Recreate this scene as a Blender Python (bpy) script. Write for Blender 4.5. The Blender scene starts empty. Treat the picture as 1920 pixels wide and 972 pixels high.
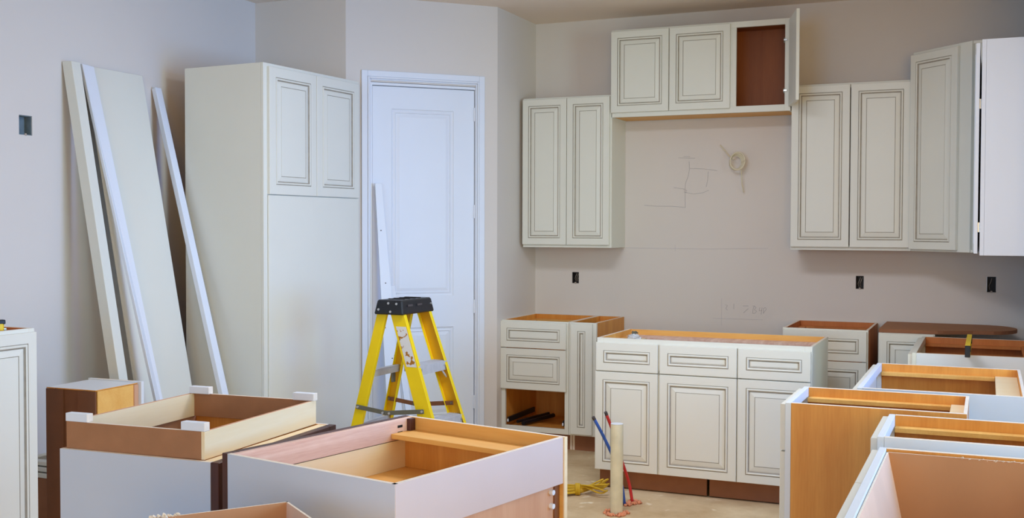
import bpy, bmesh, math, random
from mathutils import Vector, Matrix
random.seed(7)
C = bpy.context.scene.collection
S = bpy.context.scene
rad = math.radians

# ---------------------------------------------------------------- camera
CAM = Vector((3.0703, -7.5173, 1.5060)); FOC = 2058.9
yaw, pit, rol = rad(23.437), rad(1.603), rad(0.140)
F0 = Vector((-math.sin(yaw), math.cos(yaw), 0)); R0 = Vector((math.cos(yaw), math.sin(yaw), 0))
FW = F0*math.cos(pit) + Vector((0, 0, -math.sin(pit))); U0 = R0.cross(FW)
RR = R0*math.cos(rol) + U0*math.sin(rol); UU = U0*math.cos(rol) - R0*math.sin(rol)
cd = bpy.data.cameras.new('camera'); co = bpy.data.objects.new('camera', cd); C.objects.link(co)
m = Matrix((RR, UU, -FW)).transposed().to_4x4(); m.translation = CAM
co.matrix_world = m
cd.sensor_width = 36; cd.lens = FOC/1920*36; cd.clip_start = .05
S.camera = co
S.view_settings.view_transform = 'Standard'; S.view_settings.look = 'None'
S.view_settings.gamma = 1; S.view_settings.use_curve_mapping = False
S.view_settings.exposure = 0.0

# ---------------------------------------------------------------- light
w = bpy.data.worlds.new('world'); S.world = w; w.use_nodes = True
bg = w.node_tree.nodes['Background']; bg.inputs[0].default_value = (.70, .82, 1, 1); bg.inputs[1].default_value = 0.6
def area(name, loc, tgt, sx, sy, power, col):
    l = bpy.data.lights.new(name, 'AREA'); l.shape = 'RECTANGLE'; l.size = sx; l.size_y = sy; l.energy = power; l.color = col
    o = bpy.data.objects.new(name, l); C.objects.link(o); o.location = loc
    o.rotation_euler = (Vector(tgt)-Vector(loc)).to_track_quat('-Z', 'Y').to_euler()
    return o
# daylight through the window wall on the right, and through the windows behind the camera
area('daylight_right_far', (6.4, -3.05, 1.6), (0, -3.05, 1.65), 1.5, 2.1, 160, (.06, .30, 1.0))
area('daylight_right_near', (6.4, -4.85, 1.6), (0, -4.85, 1.65), 1.5, 2.1, 98, (.58, .92, 1.0))
area('daylight_rear_right', (4.4, -10.9, 1.6), (4.4, 0, 1.7), 2.1, 1.9, 105, (1.0, .66, .20))
area('daylight_rear_left', (1.3, -10.9, 1.6), (1.3, 0, 1.7), 2.1, 1.9, 92, (.10, .48, 1.0))
area('added_fill_light', (1.5, -3.2, 2.93), (1.5, -3.2, 0), 1.2, .6, 50, (.80, .87, 1.0))  # added fill, brightens floor, cabinet tops and upper cabinets from above the view

# ---------------------------------------------------------------- materials
def lin(c): return tuple(((x/255)/12.92 if x/255 <= .04045 else ((x/255+.055)/1.055)**2.4) for x in c)
def base(name):
    m = bpy.data.materials.new(name); m.use_nodes = True
    nt = m.node_tree; b = nt.nodes['Principled BSDF']; return m, nt, b
def mat(name, rgb, rough=.6, var=.05, scale=6, bump=0., metal=0., stretch=(1, 1, 1), spec=.4, bscale=None):
    m, nt, b = base(name); c = lin(rgb)
    tc = nt.nodes.new('ShaderNodeTexCoord'); mp = nt.nodes.new('ShaderNodeMapping'); mp.inputs['Scale'].default_value = stretch
    nt.links.new(tc.outputs['Object'], mp.inputs[0])
    n = nt.nodes.new('ShaderNodeTexNoise'); n.inputs['Scale'].default_value = scale; n.inputs['Detail'].default_value = 5
    nt.links.new(mp.outputs[0], n.inputs[0])
    r = nt.nodes.new('ShaderNodeValToRGB')
    r.color_ramp.elements[0].position = .3; r.color_ramp.elements[1].position = .7
    r.color_ramp.elements[0].color = tuple(max(0, x*(1-var)) for x in c)+(1,)
    r.color_ramp.elements[1].color = tuple(min(1, x*(1+var)) for x in c)+(1,)
    nt.links.new(n.outputs[0], r.inputs[0]); nt.links.new(r.outputs[0], b.inputs['Base Color'])
    b.inputs['Roughness'].default_value = rough; b.inputs['Metallic'].default_value = metal
    b.inputs['Specular IOR Level'].default_value = spec
    if bump:
        n2 = nt.nodes.new('ShaderNodeTexNoise'); n2.inputs['Scale'].default_value = bscale or scale*8; n2.inputs['Detail'].default_value = 4
        nt.links.new(mp.outputs[0], n2.inputs[0])
        bp = nt.nodes.new('ShaderNodeBump'); bp.inputs['Strength'].default_value = bump; bp.inputs['Distance'].default_value = .002
        nt.links.new(n2.outputs[0], bp.inputs['Height']); nt.links.new(bp.outputs[0], b.inputs['Normal'])
    return m
def wood(name, a, bcol, axis='Z', rough=.5, scale=3.0, dist=2.0, fig=.5):
    m, nt, b = base(name)
    tc = nt.nodes.new('ShaderNodeTexCoord'); mp = nt.nodes.new('ShaderNodeMapping')
    st = {'X': (.12, 1.6, 1.6), 'Y': (1.6, .12, 1.6), 'Z': (1.6, 1.6, .12)}[axis]
    mp.inputs['Scale'].default_value = st
    nt.links.new(tc.outputs['Object'], mp.inputs[0])
    n = nt.nodes.new('ShaderNodeTexNoise'); n.inputs['Scale'].default_value = scale; n.inputs['Detail'].default_value = 6; n.inputs['Distortion'].default_value = dist
    nt.links.new(mp.outputs[0], n.inputs[0])
    n2 = nt.nodes.new('ShaderNodeTexNoise'); n2.inputs['Scale'].default_value = scale*30; n2.inputs['Detail'].default_value = 3
    nt.links.new(mp.outputs[0], n2.inputs[0])
    mx = nt.nodes.new('ShaderNodeMath'); mx.operation = 'MULTIPLY_ADD'; mx.inputs[1].default_value = .25; nt.links.new(n2.outputs[0], mx.inputs[0])
    m3 = nt.nodes.new('ShaderNodeMath'); m3.operation = 'MULTIPLY'; m3.inputs[1].default_value = .75
    nt.links.new(n.outputs[0], m3.inputs[0]); nt.links.new(m3.outputs[0], mx.inputs[2])
    r = nt.nodes.new('ShaderNodeValToRGB'); r.color_ramp.elements[0].position = .5-fig*.3; r.color_ramp.elements[1].position = .5+fig*.3
    r.color_ramp.elements[0].color = lin(a)+(1,); r.color_ramp.elements[1].color = lin(bcol)+(1,)
    nt.links.new(mx.outputs[0], r.inputs[0]); nt.links.new(r.outputs[0], b.inputs['Base Color'])
    b.inputs['Roughness'].default_value = rough
    return m
M = dict(
 wall=mat('wall_paint', (226, 216, 206), .85, .015, 1.5, .15, bscale=160),
 ceil=mat('ceiling_paint', (244, 226, 208), .9, .015, 1.2, .1, bscale=120),
 trim=mat('white_trim_paint', (232, 234, 240), .45, .01, 3),
 paint=mat('cream_cabinet_paint', (231, 227, 213), .42, .012, 4),
 glaze=mat('brown_glaze', (168, 158, 142), .55, .1, 30),
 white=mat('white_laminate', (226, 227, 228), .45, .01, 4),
 edge=mat('pale_plywood_edge', (240, 222, 200), .6, .06, 60),
 maple=wood('maple_veneer', (212, 134, 48), (234, 162, 72), 'Z', .5),
 maplex=wood('maple_veneer_long', (230, 164, 78), (244, 190, 104), 'X', .5),
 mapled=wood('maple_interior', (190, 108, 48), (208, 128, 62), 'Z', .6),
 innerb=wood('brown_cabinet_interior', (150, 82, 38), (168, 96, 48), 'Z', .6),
 shadew=mat('shaded_white_laminate', (204, 207, 216), .45, .01, 4),  # white laminate, greyed in colour for the shade on near sides
 light=wood('pale_birch', (242, 212, 162), (250, 226, 186), 'Y', .55, fig=.7),
 pink=wood('raw_pinkish_timber', (212, 160, 138), (246, 214, 196), 'Y', .7, 6, 3, fig=.7),
 tanb=wood('tan_hardboard', (206, 152, 116), (218, 168, 132), 'Z', .7),
 mdf=mat('brown_hardboard', (168, 116, 78), .75, .06, 18, .1),
 mdfd=mat('dark_hardboard', (120, 74, 46), .75, .06, 14, .1),
 kick=mat('toe_kick_board', (150, 98, 66), .7, .06, 14),
 dark=wood('dark_stained_wood', (58, 26, 20), (88, 44, 34), 'Z', .45),
 card=mat('cardboard', (196, 142, 100), .8, .05, 7, .15, stretch=(1, 1, .4)),
 cardp=mat('pale_cardboard', (238, 194, 164), .8, .06, 5, .1),
 pinkw=mat('pinkish_white_rail', (212, 190, 182), .6, .02, 5),
 foam=mat('cream_foam', (240, 222, 198), .9, .06, 60, .4),
 floor=None,
 yellow=mat('yellow_fibreglass', (244, 208, 6), .38, .05, 8, .05),
 yelin=mat('yellow_fibreglass_inner', (236, 176, 4), .45, .07, 8, .05),
 black=mat('black_plastic', (28, 30, 34), .4, .1, 20),
 alu=mat('aluminium', (202, 202, 204), .45, .06, 30, metal=.25),
 steel=mat('dull_steel', (118, 116, 100), .45, .1, 30, metal=.5),
 brace=mat('brown_brace', (132, 84, 52), .55, .1, 20, metal=.2),
 rivet=mat('rivet_metal', (205, 205, 205), .35, .03, 30, metal=.6),
 chrome=mat('chrome', (190, 188, 180), .25, .03, 20, metal=.9),
 pvc=mat('stained_pvc', (226, 216, 184), .5, .09, 14, .1),
 blue=mat('blue_pipe_plastic', (54, 96, 184), .4, .04, 20),
 red=mat('red_pipe_plastic', (206, 48, 46), .4, .04, 20),
 cap=mat('dark_pipe_cap', (74, 66, 64), .6, .04, 20),
 putty=mat('orange_putty', (232, 152, 112), .85, .12, 40, .5),
 cable=mat('yellow_cable', (214, 172, 36), .45, .05, 30),
 wire=mat('cream_cable', (226, 214, 184), .5, .04, 30),
 boxp=mat('dark_outlet_box', (48, 42, 40), .6, .2, 30),
 boxb=mat('grey_outlet_box', (118, 132, 138), .6, .1, 30),
 wirew=mat('pale_wire', (170, 156, 140), .6, .05, 30),
 pencil=mat('pencil_graphite', (172, 166, 166), .9, .05, 30),
 scuff=mat('faint_scuff', (196, 190, 196), .9, .02, 30),
 rubber=mat('black_rubber', (24, 24, 24), .8, .1, 20),
 bag=mat('plastic_bag', (205, 205, 205), .15, .15, 40, .6),
)
def sticker():
    m, nt, b = base('worn_white_sticker')
    tc = nt.nodes.new('ShaderNodeTexCoord'); n = nt.nodes.new('ShaderNodeTexNoise'); n.inputs['Scale'].default_value = 34; n.inputs['Detail'].default_value = 7
    nt.links.new(tc.outputs['Object'], n.inputs[0])
    r = nt.nodes.new('ShaderNodeValToRGB'); r.color_ramp.interpolation = 'CONSTANT'
    r.color_ramp.elements[0].color = lin((222, 218, 214))+(1,)
    r.color_ramp.elements[1].position = .585; r.color_ramp.elements[1].color = lin((170, 110, 24))+(1,)
    nt.links.new(n.outputs[0], r.inputs[0]); nt.links.new(r.outputs[0], b.inputs['Base Color']); b.inputs['Roughness'].default_value = .6
    return m
M['sticker'] = sticker()
def floor_mat():
    m, nt, b = base('dusty_concrete')
    tc = nt.nodes.new('ShaderNodeTexCoord')
    n = nt.nodes.new('ShaderNodeTexNoise'); n.inputs['Scale'].default_value = 1.7; n.inputs['Detail'].default_value = 8; n.inputs['Roughness'].default_value = .65
    n2 = nt.nodes.new('ShaderNodeTexNoise'); n2.inputs['Scale'].default_value = 9; n2.inputs['Detail'].default_value = 6
    nt.links.new(tc.outputs['Object'], n.inputs[0]); nt.links.new(tc.outputs['Object'], n2.inputs[0])
    r = nt.nodes.new('ShaderNodeValToRGB'); r.color_ramp.elements[0].position = .36; r.color_ramp.elements[1].position = .64
    r.color_ramp.elements[0].color = lin((190, 156, 112))+(1,); r.color_ramp.elements[1].color = lin((226, 200, 158))+(1,)
    r2 = nt.nodes.new('ShaderNodeValToRGB'); r2.color_ramp.elements[0].position = .62; r2.color_ramp.elements[1].position = .72
    r2.color_ramp.elements[0].color = (0, 0, 0, 1); r2.color_ramp.elements[1].color = (1, 1, 1, 1)
    mx = nt.nodes.new('ShaderNodeMixRGB'); mx.inputs[2].default_value = lin((244, 228, 196))+(1,)
    nt.links.new(n.outputs[0], r.inputs[0]); nt.links.new(n2.outputs[0], r2.inputs[0])
    nt.links.new(r2.outputs[0], mx.inputs[0]); nt.links.new(r.outputs[0], mx.inputs[1]); nt.links.new(mx.outputs[0], b.inputs['Base Color'])
    b.inputs['Roughness'].default_value = .75
    return m
M['floor'] = floor_mat()
def glassmat():
    m, nt, b = base('window_glass'); b.inputs['Transmission Weight'].default_value = 1; b.inputs['Roughness'].default_value = 0; b.inputs['IOR'].default_value = 1.0
    b.inputs['Base Color'].default_value = (.97, .99, 1, 1); return m
M['glass'] = glassmat()

# ---------------------------------------------------------------- helpers
class MB:
    def __init__(s): s.v = []; s.f = []; s.m = []; s.mats = []
    def mi(s, k):
        if k not in s.mats: s.mats.append(k)
        return s.mats.index(k)
    def face(s, pts, k):
        i = len(s.v); s.v += [tuple(p) for p in pts]; s.f.append(tuple(range(i, i+len(pts)))); s.m.append(s.mi(k))
    def box(s, x0, x1, y0, y1, z0, z1, k, ov=None):
        """ov: dict of face ('-x','+x','-y','+y','-z','+z') -> material key"""
        ov = ov or {}; i = len(s.v)
        s.v += [(x, y, z) for z in (z0, z1) for y in (y0, y1) for x in (x0, x1)]
        for nm, q in (('-z', (0, 2, 3, 1)), ('+z', (4, 5, 7, 6)), ('-y', (0, 1, 5, 4)), ('+y', (2, 6, 7, 3)), ('-x', (0, 4, 6, 2)), ('+x', (1, 3, 7, 5))):
            s.f.append(tuple(i+a for a in q)); s.m.append(s.mi(ov.get(nm, k)))
        return s
    def prismx(s, poly, x0, x1, k, k0=None, k1=None):
        """poly of (y,z), counter-clockwise seen from +x, extruded along x"""
        n = len(poly); i = len(s.v)
        s.v += [(x0, a, b) for a, b in poly]+[(x1, a, b) for a, b in poly]
        s.f.append(tuple(i+j for j in reversed(range(n)))); s.m.append(s.mi(k0 or k))
        s.f.append(tuple(i+n+j for j in range(n))); s.m.append(s.mi(k1 or k))
        for j in range(n):
            a, b = j, (j+1) % n
            s.f.append((i+a, i+b, i+n+b, i+n+a)); s.m.append(s.mi(k))
        return s
    def hexa(s, p, k, ov=None):
        """8 points: bottom loop 0-3 (ccw from above), top loop 4-7"""
        i = len(s.v); s.v += [tuple(a) for a in p]
        for j, q in enumerate(((3, 2, 1, 0), (4, 5, 6, 7), (0, 1, 5, 4), (1, 2, 6, 5), (2, 3, 7, 6), (3, 0, 4, 7))):
            s.f.append(tuple(i+a for a in q)); s.m.append(s.mi((ov or {}).get(j, k)))
        return s
    def tube(s, pts, r, k, n=8, cap=True):
        pts = [Vector(p) for p in pts]; i0 = len(s.v); prev = None
        for j, p in enumerate(pts):
            t = (pts[min(j+1, len(pts)-1)]-pts[max(j-1, 0)]).normalized()
            if prev is None:
                a = Vector((0, 0, 1)) if abs(t.z) < .9 else Vector((1, 0, 0)); u = t.cross(a).normalized()
            else: u = (prev-t*prev.dot(t)).normalized()
            prev = u; v = t.cross(u); rr = r[j] if isinstance(r, (list, tuple)) else r
            s.v += [tuple(p+(u*math.cos(2*math.pi*q/n)+v*math.sin(2*math.pi*q/n))*rr) for q in range(n)]
        for j in range(len(pts)-1):
            for q in range(n):
                a = i0+j*n+q; b = i0+j*n+(q+1) % n
                s.f.append((a, b, b+n, a+n)); s.m.append(s.mi(k))
        if cap:
            s.f.append(tuple(i0+q for q in reversed(range(n)))); s.m.append(s.mi(k))
            e = i0+(len(pts)-1)*n; s.f.append(tuple(e+q for q in range(n))); s.m.append(s.mi(k))
        return s
    def sweep(s, prof, p0, p1, ax, ay, k, mats=None):
        """extrude closed 2D profile (list of (a,b)) from p0 to p1, axes ax, ay"""
        n = len(prof); i = len(s.v); p0 = Vector(p0); p1 = Vector(p1); ax = Vector(ax); ay = Vector(ay)
        s.v += [tuple(p0+ax*a+ay*b) for a, b in prof]+[tuple(p1+ax*a+ay*b) for a, b in prof]
        for j in range(n):
            b = (j+1) % n; s.f.append((i+j, i+b, i+n+b, i+n+j)); s.m.append(s.mi(mats[j] if mats else k))
        s.f.append(tuple(i+j for j in reversed(range(n)))); s.m.append(s.mi(k))
        s.f.append(tuple(i+n+j for j in range(n))); s.m.append(s.mi(k))
        return s
    def build(s, name, parent=None, bevel=0, smooth=False, kind=None, label=None, fix=True):
        me = bpy.data.meshes.new(name); me.from_pydata(s.v, [], s.f)
        for k in s.mats: me.materials.append(M[k])
        for p, mi in zip(me.polygons, s.m): p.material_index = mi; p.use_smooth = smooth
        if fix:
            bm = bmesh.new(); bm.from_mesh(me); bmesh.ops.recalc_face_normals(bm, faces=bm.faces); bm.to_mesh(me); bm.free()
        o = bpy.data.objects.new(name, me); C.objects.link(o)
        if parent: o.parent = parent
        if kind: o['kind'] = kind
        if label: o['label'] = label
        if bevel:
            b = o.modifiers.new('bevel', 'BEVEL'); b.width = bevel; b.segments = 1; b.limit_method = 'ANGLE'; b.angle_limit = rad(50)
        return o
def thing(name, label, cat, loc=(0, 0, 0), rotz=0, group=None):
    o = bpy.data.objects.new(name, None); C.objects.link(o); o.location = loc; o.rotation_euler = (0, 0, rad(rotz))
    o['label'] = label; o['category'] = cat
    if group: o['group'] = group
    return o
def tag(o, label, cat, group=None):
    o['label'] = label; o['category'] = cat
    if group: o['group'] = group
    return o
def px(u, v, axis, val):
    """point of the plane axis=val seen at photograph pixel u, v"""
    d = FW+RR*((u-960)/FOC)-UU*((v-486)/FOC); i = 'xyz'.index(axis)
    return CAM+d*((val-CAM[i])/d[i])

# raised panel doors and drawer fronts: local x 0..w, z 0..h, front faces -y; slab from y=0 to y=-.02
def rings(mb, w, h, seq, T=.02, ox=0, oz=0):
    def loop(i, d): return [(ox+i, -T+d, oz+i), (ox+w-i, -T+d, oz+i), (ox+w-i, -T+d, oz+h-i), (ox+i, -T+d, oz+h-i)]
    for (i0, d0, _), (i1, d1, k) in zip(seq, seq[1:]):
        a, b = loop(i0, d0), loop(i1, d1)
        for j in range(4):
            q = (j+1) % 4; mb.face([a[j], a[q], b[q], b[j]], k)
    return loop(*seq[-1][:2])
def panel_front(kind, w, h, parent, x, y, z, k='paint', name=None, rot=0, raised=None, inset=.045, T=.02):
    if raised is None: raised = kind == 'door'
    g = lambda s: inset+s
    mb = MB()
    back = [(0, 0, 0), (w, 0, 0), (w, 0, h), (0, 0, h)]; e = .002
    mb.face(back[::-1], k)
    f = [(0, -T+e, 0), (w, -T+e, 0), (w, -T+e, h), (0, -T+e, h)]
    for j in range(4):
        q = (j+1) % 4; mb.face([back[j], back[q], f[q], f[j]], k)
    seq = [(0, e, k), (e, 0, k), (g(0), 0, k), (g(.0015), .003, 'glaze'), (g(.003), .003, 'glaze'), (g(.006), -.003, k), (g(.010), -.0035, k), (g(.014), -.001, k), (g(.017), .006, 'glaze'), (g(.0205), .0075, 'glaze')]
    last = rings(mb, w, h, seq, T)
    mb.face(last, k)
    o = mb.build(name or ('door' if kind == 'door' else 'drawer_front'), parent, fix=False)
    o.location = (x, y, z); o.rotation_euler = (0, 0, rad(rot))
    p = MB(); i0 = g(.0205)
    if raised: sq = [(i0, .0073, k), (i0+.003, .006, k), (i0+.027, .0015, k), (i0+.0285, .0045, 'glaze'), (i0+.0295, .0045, 'glaze'), (i0+.0305, .0015, k)]
    else: sq = [(i0, .0073, k), (i0+.003, .0055, k), (i0+.005, .005, k)]
    last = rings(p, w, h, sq, T); p.face(last, k)
    bk = [(i0, -T+.012, i0), (w-i0, -T+.012, i0), (w-i0, -T+.012, h-i0), (i0, -T+.012, h-i0)]
    fr = [(i0, -T+.0073, i0), (w-i0, -T+.0073, i0), (w-i0, -T+.0073, h-i0), (i0, -T+.0073, h-i0)]
    p.face(bk[::-1], k)
    for j in range(4):
        q = (j+1) % 4; p.face([bk[j], bk[q], fr[q], fr[j]], k)
    p.build('raised_panel' if raised else 'recessed_panel', o, fix=False)
    return o
def frame_mb(w, z0, z1, bars, st=.038, rt=.035, rb=.035, T=.02, k='paint', d=0):
    """face frame y d..d+T : stiles, top & bottom rail, bars = [('v',x,wid)|('h',z,hgt,xa,xb)]"""
    b = MB(); sl, sr = st if isinstance(st, tuple) else (st, st)
    b.box(0, sl, d, d+T, z0, z1, k); b.box(w-sr, w, d, d+T, z0, z1, k)
    b.box(sl, w-sr, d, d+T, z1-rt, z1, k); b.box(sl, w-sr, d, d+T, z0, z0+rb, k)
    for q in bars:
        if q[0] == 'v': b.box(q[1], q[1]+q[2], d, d+T, z0+rb, z1-rt, k)
        else: b.box(q[3], q[4], d, d+T, q[1], q[1]+q[2], k)
    return b
def base_cab(name, label, loc, rot, w, d, h, ext=('white', 'white'), bars=(), fronts=(), inner='maple', cleat=True, group=None, kickgap=None, framek='paint', backk='mdf', stretch=.07, st=.038, toe=.114, cat='cabinet', cleatk='maplex', front_stretcher=True, strk='light'):
    t = thing(name, label, cat, loc, rot, group); T = .016
    poly = [(.0205, toe), (.075, toe), (.075, 0), (d, 0), (d, h), (.0205, h)]
    MB().prismx(poly, 0, T, 'edge', ext[0], inner).build('side_panel', t, .0008)
    MB().prismx(poly, w-T, w, 'edge', inner, ext[1]).build('side_panel', t, .0008)
    MB().box(T+.0005, w-T-.0005, d-.012, d, 0.02, h-.001, inner, {'+y': backk, '+z': 'edge'}).build('back_panel', t)
    MB().box(T+.0005, w-T-.0005, .021, d-.0125, toe, toe+.016, inner).build('bottom_panel', t)
    if kickgap is None: MB().box(T+.0005, w-T-.0005, .076, .09, 0, toe-.001, 'kick').build('toe_kick', t)
    else:
        MB().box(.0, kickgap-.008, .06, .0745, 0.006, toe-.001, 'kick').build('toe_kick', t)
        MB().box(kickgap+.008, w, .06, .0745, 0.006, toe-.001, 'kick').build('toe_kick', t)
    frame_mb(w, toe, h, bars, k=framek, st=st).build('face_frame', t, .001)
    if front_stretcher: MB().box(T+.0005, w-T-.0005, .0215, .0215+stretch, h-.05, h-.034, strk).build('stretcher', t, .0008)
    MB().box(T+.0005, w-T-.0005, d-.0125-stretch, d-.0125, h-.05, h-.034, strk).build('stretcher', t, .0008)
    if cleat:
        a, b = (.0225+stretch if front_stretcher else .022), d-.0135-stretch
        MB().box(T+.0005, T+.045, a, b, h-.052, h-.036, cleatk).build('cleat', t, .0008)
        MB().box(w-T-.045, w-T-.0005, a, b, h-.052, h-.036, cleatk).build('cleat', t, .0008)
    for kind, x0, x1, z0, z1, *r in fronts:
        panel_front(kind, x1-x0, z1-z0, t, x0, -.0005, z0, raised=(r[0] if r else None), inset=(r[1] if len(r) > 1 else .045))
    return t
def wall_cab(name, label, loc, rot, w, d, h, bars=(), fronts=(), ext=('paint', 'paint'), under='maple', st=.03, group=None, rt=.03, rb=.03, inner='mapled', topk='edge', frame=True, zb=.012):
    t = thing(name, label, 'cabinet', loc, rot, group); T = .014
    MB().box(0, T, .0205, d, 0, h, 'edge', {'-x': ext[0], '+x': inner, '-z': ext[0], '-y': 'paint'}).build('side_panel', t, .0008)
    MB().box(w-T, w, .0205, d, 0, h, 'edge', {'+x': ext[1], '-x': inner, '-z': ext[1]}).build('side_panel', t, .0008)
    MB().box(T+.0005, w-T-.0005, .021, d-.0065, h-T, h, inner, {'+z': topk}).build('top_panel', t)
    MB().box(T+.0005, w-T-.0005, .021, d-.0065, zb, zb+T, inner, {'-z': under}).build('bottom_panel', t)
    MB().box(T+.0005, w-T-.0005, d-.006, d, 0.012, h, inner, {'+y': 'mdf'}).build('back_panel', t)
    if frame: frame_mb(w, 0, h, bars, st=st, rt=rt, rb=rb).build('face_frame', t, .001)
    for kind, x0, x1, z0, z1, *r in fronts:
        panel_front(kind, x1-x0, z1-z0, t, x0, -.0005, z0, raised=(r[0] if r else None), inset=(r[1] if len(r) > 1 else .045))
    return t

# ---------------------------------------------------------------- setting
H = 3.006; XL = -1.444; XR = 3.33; YS = -1.4288; XS = -.7383; YB = -.6905; XE = 6.5; YE = -11.0; TW = .12
def wall_grid(name, o, ux, L, Hh, holes, thick, k='wall', back=None):
    """wall in plane through o along unit ux (room side on its left-hand normal n), with rectangular holes (s0,s1,z0,z1)"""
    o = Vector(o); ux = Vector(ux).normalized(); n = Vector((ux.y, -ux.x, 0))   # n points into the room
    ss = sorted({0, L, *[a for h in holes for a in h[:2]]}); zz = sorted({0, Hh, *[a for h in holes for a in h[2:]]})
    mb = MB(); P = lambda s, z, d: o+ux*s+Vector((0, 0, z))-n*d
    ins = lambda s, z: any(h[0] < s < h[1] and h[2] < z < h[3] for h in holes)
    ns, nz = len(ss)-1, len(zz)-1
    solid = [[not ins((ss[i]+ss[i+1])/2, (zz[j]+zz[j+1])/2) for j in range(nz)] for i in range(ns)]
    for i in range(ns):
        for j in range(nz):
            if not solid[i][j]: continue
            a, b, c, d = ss[i], ss[i+1], zz[j], zz[j+1]
            mb.face([P(a, c, 0), P(b, c, 0), P(b, d, 0), P(a, d, 0)], k); mb.face([P(b, c, thick), P(a, c, thick), P(a, d, thick), P(b, d, thick)], k)
            for di, dj, e in ((-1, 0, [(a, c), (a, d)]), (1, 0, [(b, d), (b, c)]), (0, -1, [(b, c), (a, c)]), (0, 1, [(a, d), (b, d)])):
                I, J = i+di, j+dj
                if not (0 <= I < ns and 0 <= J < nz) or not solid[I][J]:
                    (s0, z0), (s1, z1) = e; mb.face([P(s0, z0, 0), P(s1, z1, 0), P(s1, z1, thick), P(s0, z0, thick)], k)
    return mb.build(name, kind='structure')
def holerect(u, v, wd, ht, axis='y', val=0):
    p = px(u, v, axis, val); return p, wd, ht
HOLES = [(1079, 521, .052, .082), (1612, 530, .050, .086), (1859, 534, .054, .098)]
hp = [px(u, v, 'y', 0) for u, v, *_ in HOLES]
wall_grid('wall_back', (0, 0, 0), (1, 0, 0), XR, H, [(p.x-a/2, p.x+a/2, p.z-b/2, p.z+b/2) for p, (_, _, a, b) in zip(hp, HOLES)], TW)
lh = px(48, 235, 'x', XL)
wall_grid('wall_left', (XL, YE, 0), (0, 1, 0), YS-YE, H, [(lh.y-YE-.042, lh.y-YE+.042, lh.z-.05, lh.z+.05)], TW)
wall_grid('wall_corner_left', (XL, YS, 0), (1, 0, 0), XS-XL, H, [], TW)
DL = math.hypot(XS, YB-YS)     # diagonal wall length, s measured from the right end
k2 = 2**-.5
def dg(s, z, off=0):           # point on the diagonal wall, s from its right end, off = proud into room
    return Vector((-s*k2+off*k2, YB-s*k2-off*k2, z))
wall_grid('wall_diagonal', dg(DL, 0), (1, 1, 0), DL, H, [(DL-.89, DL-.14, 0, 2.458)], TW)
wall_grid('wall_corner_right', (0, YB, 0), (0, 1, 0), -YB, H, [], TW)
wall_grid('wall_right', (XR, 0, 0), (0, -1, 0), 2.0, H, [], TW)
wall_grid('wall_return', (XR+TW, -2.0, 0), (1, 0, 0), XE-XR-TW, H, [], TW)
WR = [(.0, 1.6), (1.8, 3.4)]
wall_grid('wall_window_side', (XE, -2.0, 0), (0, -1, 0), 9.0, H, [(a+.2, b+.2, .45, 2.65) for a, b in WR], TW)
wall_grid('wall_rear', (XE, YE, 0), (-1, 0, 0), XE-XL, H, [(1.0, 3.2, .6, 2.6), (3.6, 5.8, .6, 2.6)], TW)
def window(n, o, ux, w_, z0, z1):
    o = Vector(o); ux = Vector(ux).normalized(); nn = Vector((ux.y, -ux.x, 0)); m_ = MB()
    def bar(s0, s1, a, b, d0=.03, d1=.08, k='trim', mb=None):
        P = lambda s, z, d: o+ux*s+Vector((0, 0, z))-nn*d
        (mb or m_).hexa([P(s0, a, d0), P(s1, a, d0), P(s1, a, d1), P(s0, a, d1), P(s0, b, d0), P(s1, b, d0), P(s1, b, d1), P(s0, b, d1)], k)
    bar(0, .06, z0, z1); bar(w_-.06, w_, z0, z1); bar(.06, w_-.06, z0, z0+.06); bar(.06, w_-.06, z1-.06, z1); bar(w_/2-.02, w_/2+.02, z0+.06, z1-.06)
    f = m_.build('window_%d' % n, kind='structure')
    g = MB(); bar(.06, w_/2-.02, z0+.06, z1-.06, .052, .056, 'glass', g); g.build('pane', f)
    g = MB(); bar(w_/2+.02, w_-.06, z0+.06, z1-.06, .052, .056, 'glass', g); g.build('pane', f)
for i, (a, b) in enumerate(WR): window(i+1, (XE, -2.0-a-.2, 0), (0, -1, 0), b-a, .45, 2.65)
window(3, (XE-1.0, YE, 0), (-1, 0, 0), 2.2, .6, 2.6); window(4, (XE-3.6, YE, 0), (-1, 0, 0), 2.2, .6, 2.6)
MB().box(XL-TW, XE+TW, YE-TW, TW, -.1, 0, 'floor').build('floor', kind='structure')
MB().box(XL-TW, XE+TW, YE-TW, TW, H, H+.1, 'ceil').build('ceiling', kind='structure')

lamp = bpy.data.objects.new('added_fill_lamp', None); C.objects.link(lamp); lamp.location = (1.5, -3.2, 3.0); lamp['label'] = 'flat unseen fill lamp added over the middle of the room'; lamp['category'] = 'lamp'  # unseen body for the added fill light
MB().box(-.62, .62, -.32, .32, -.05, .004, 'trim').build('fill_lamp_housing', lamp, .004)
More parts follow.
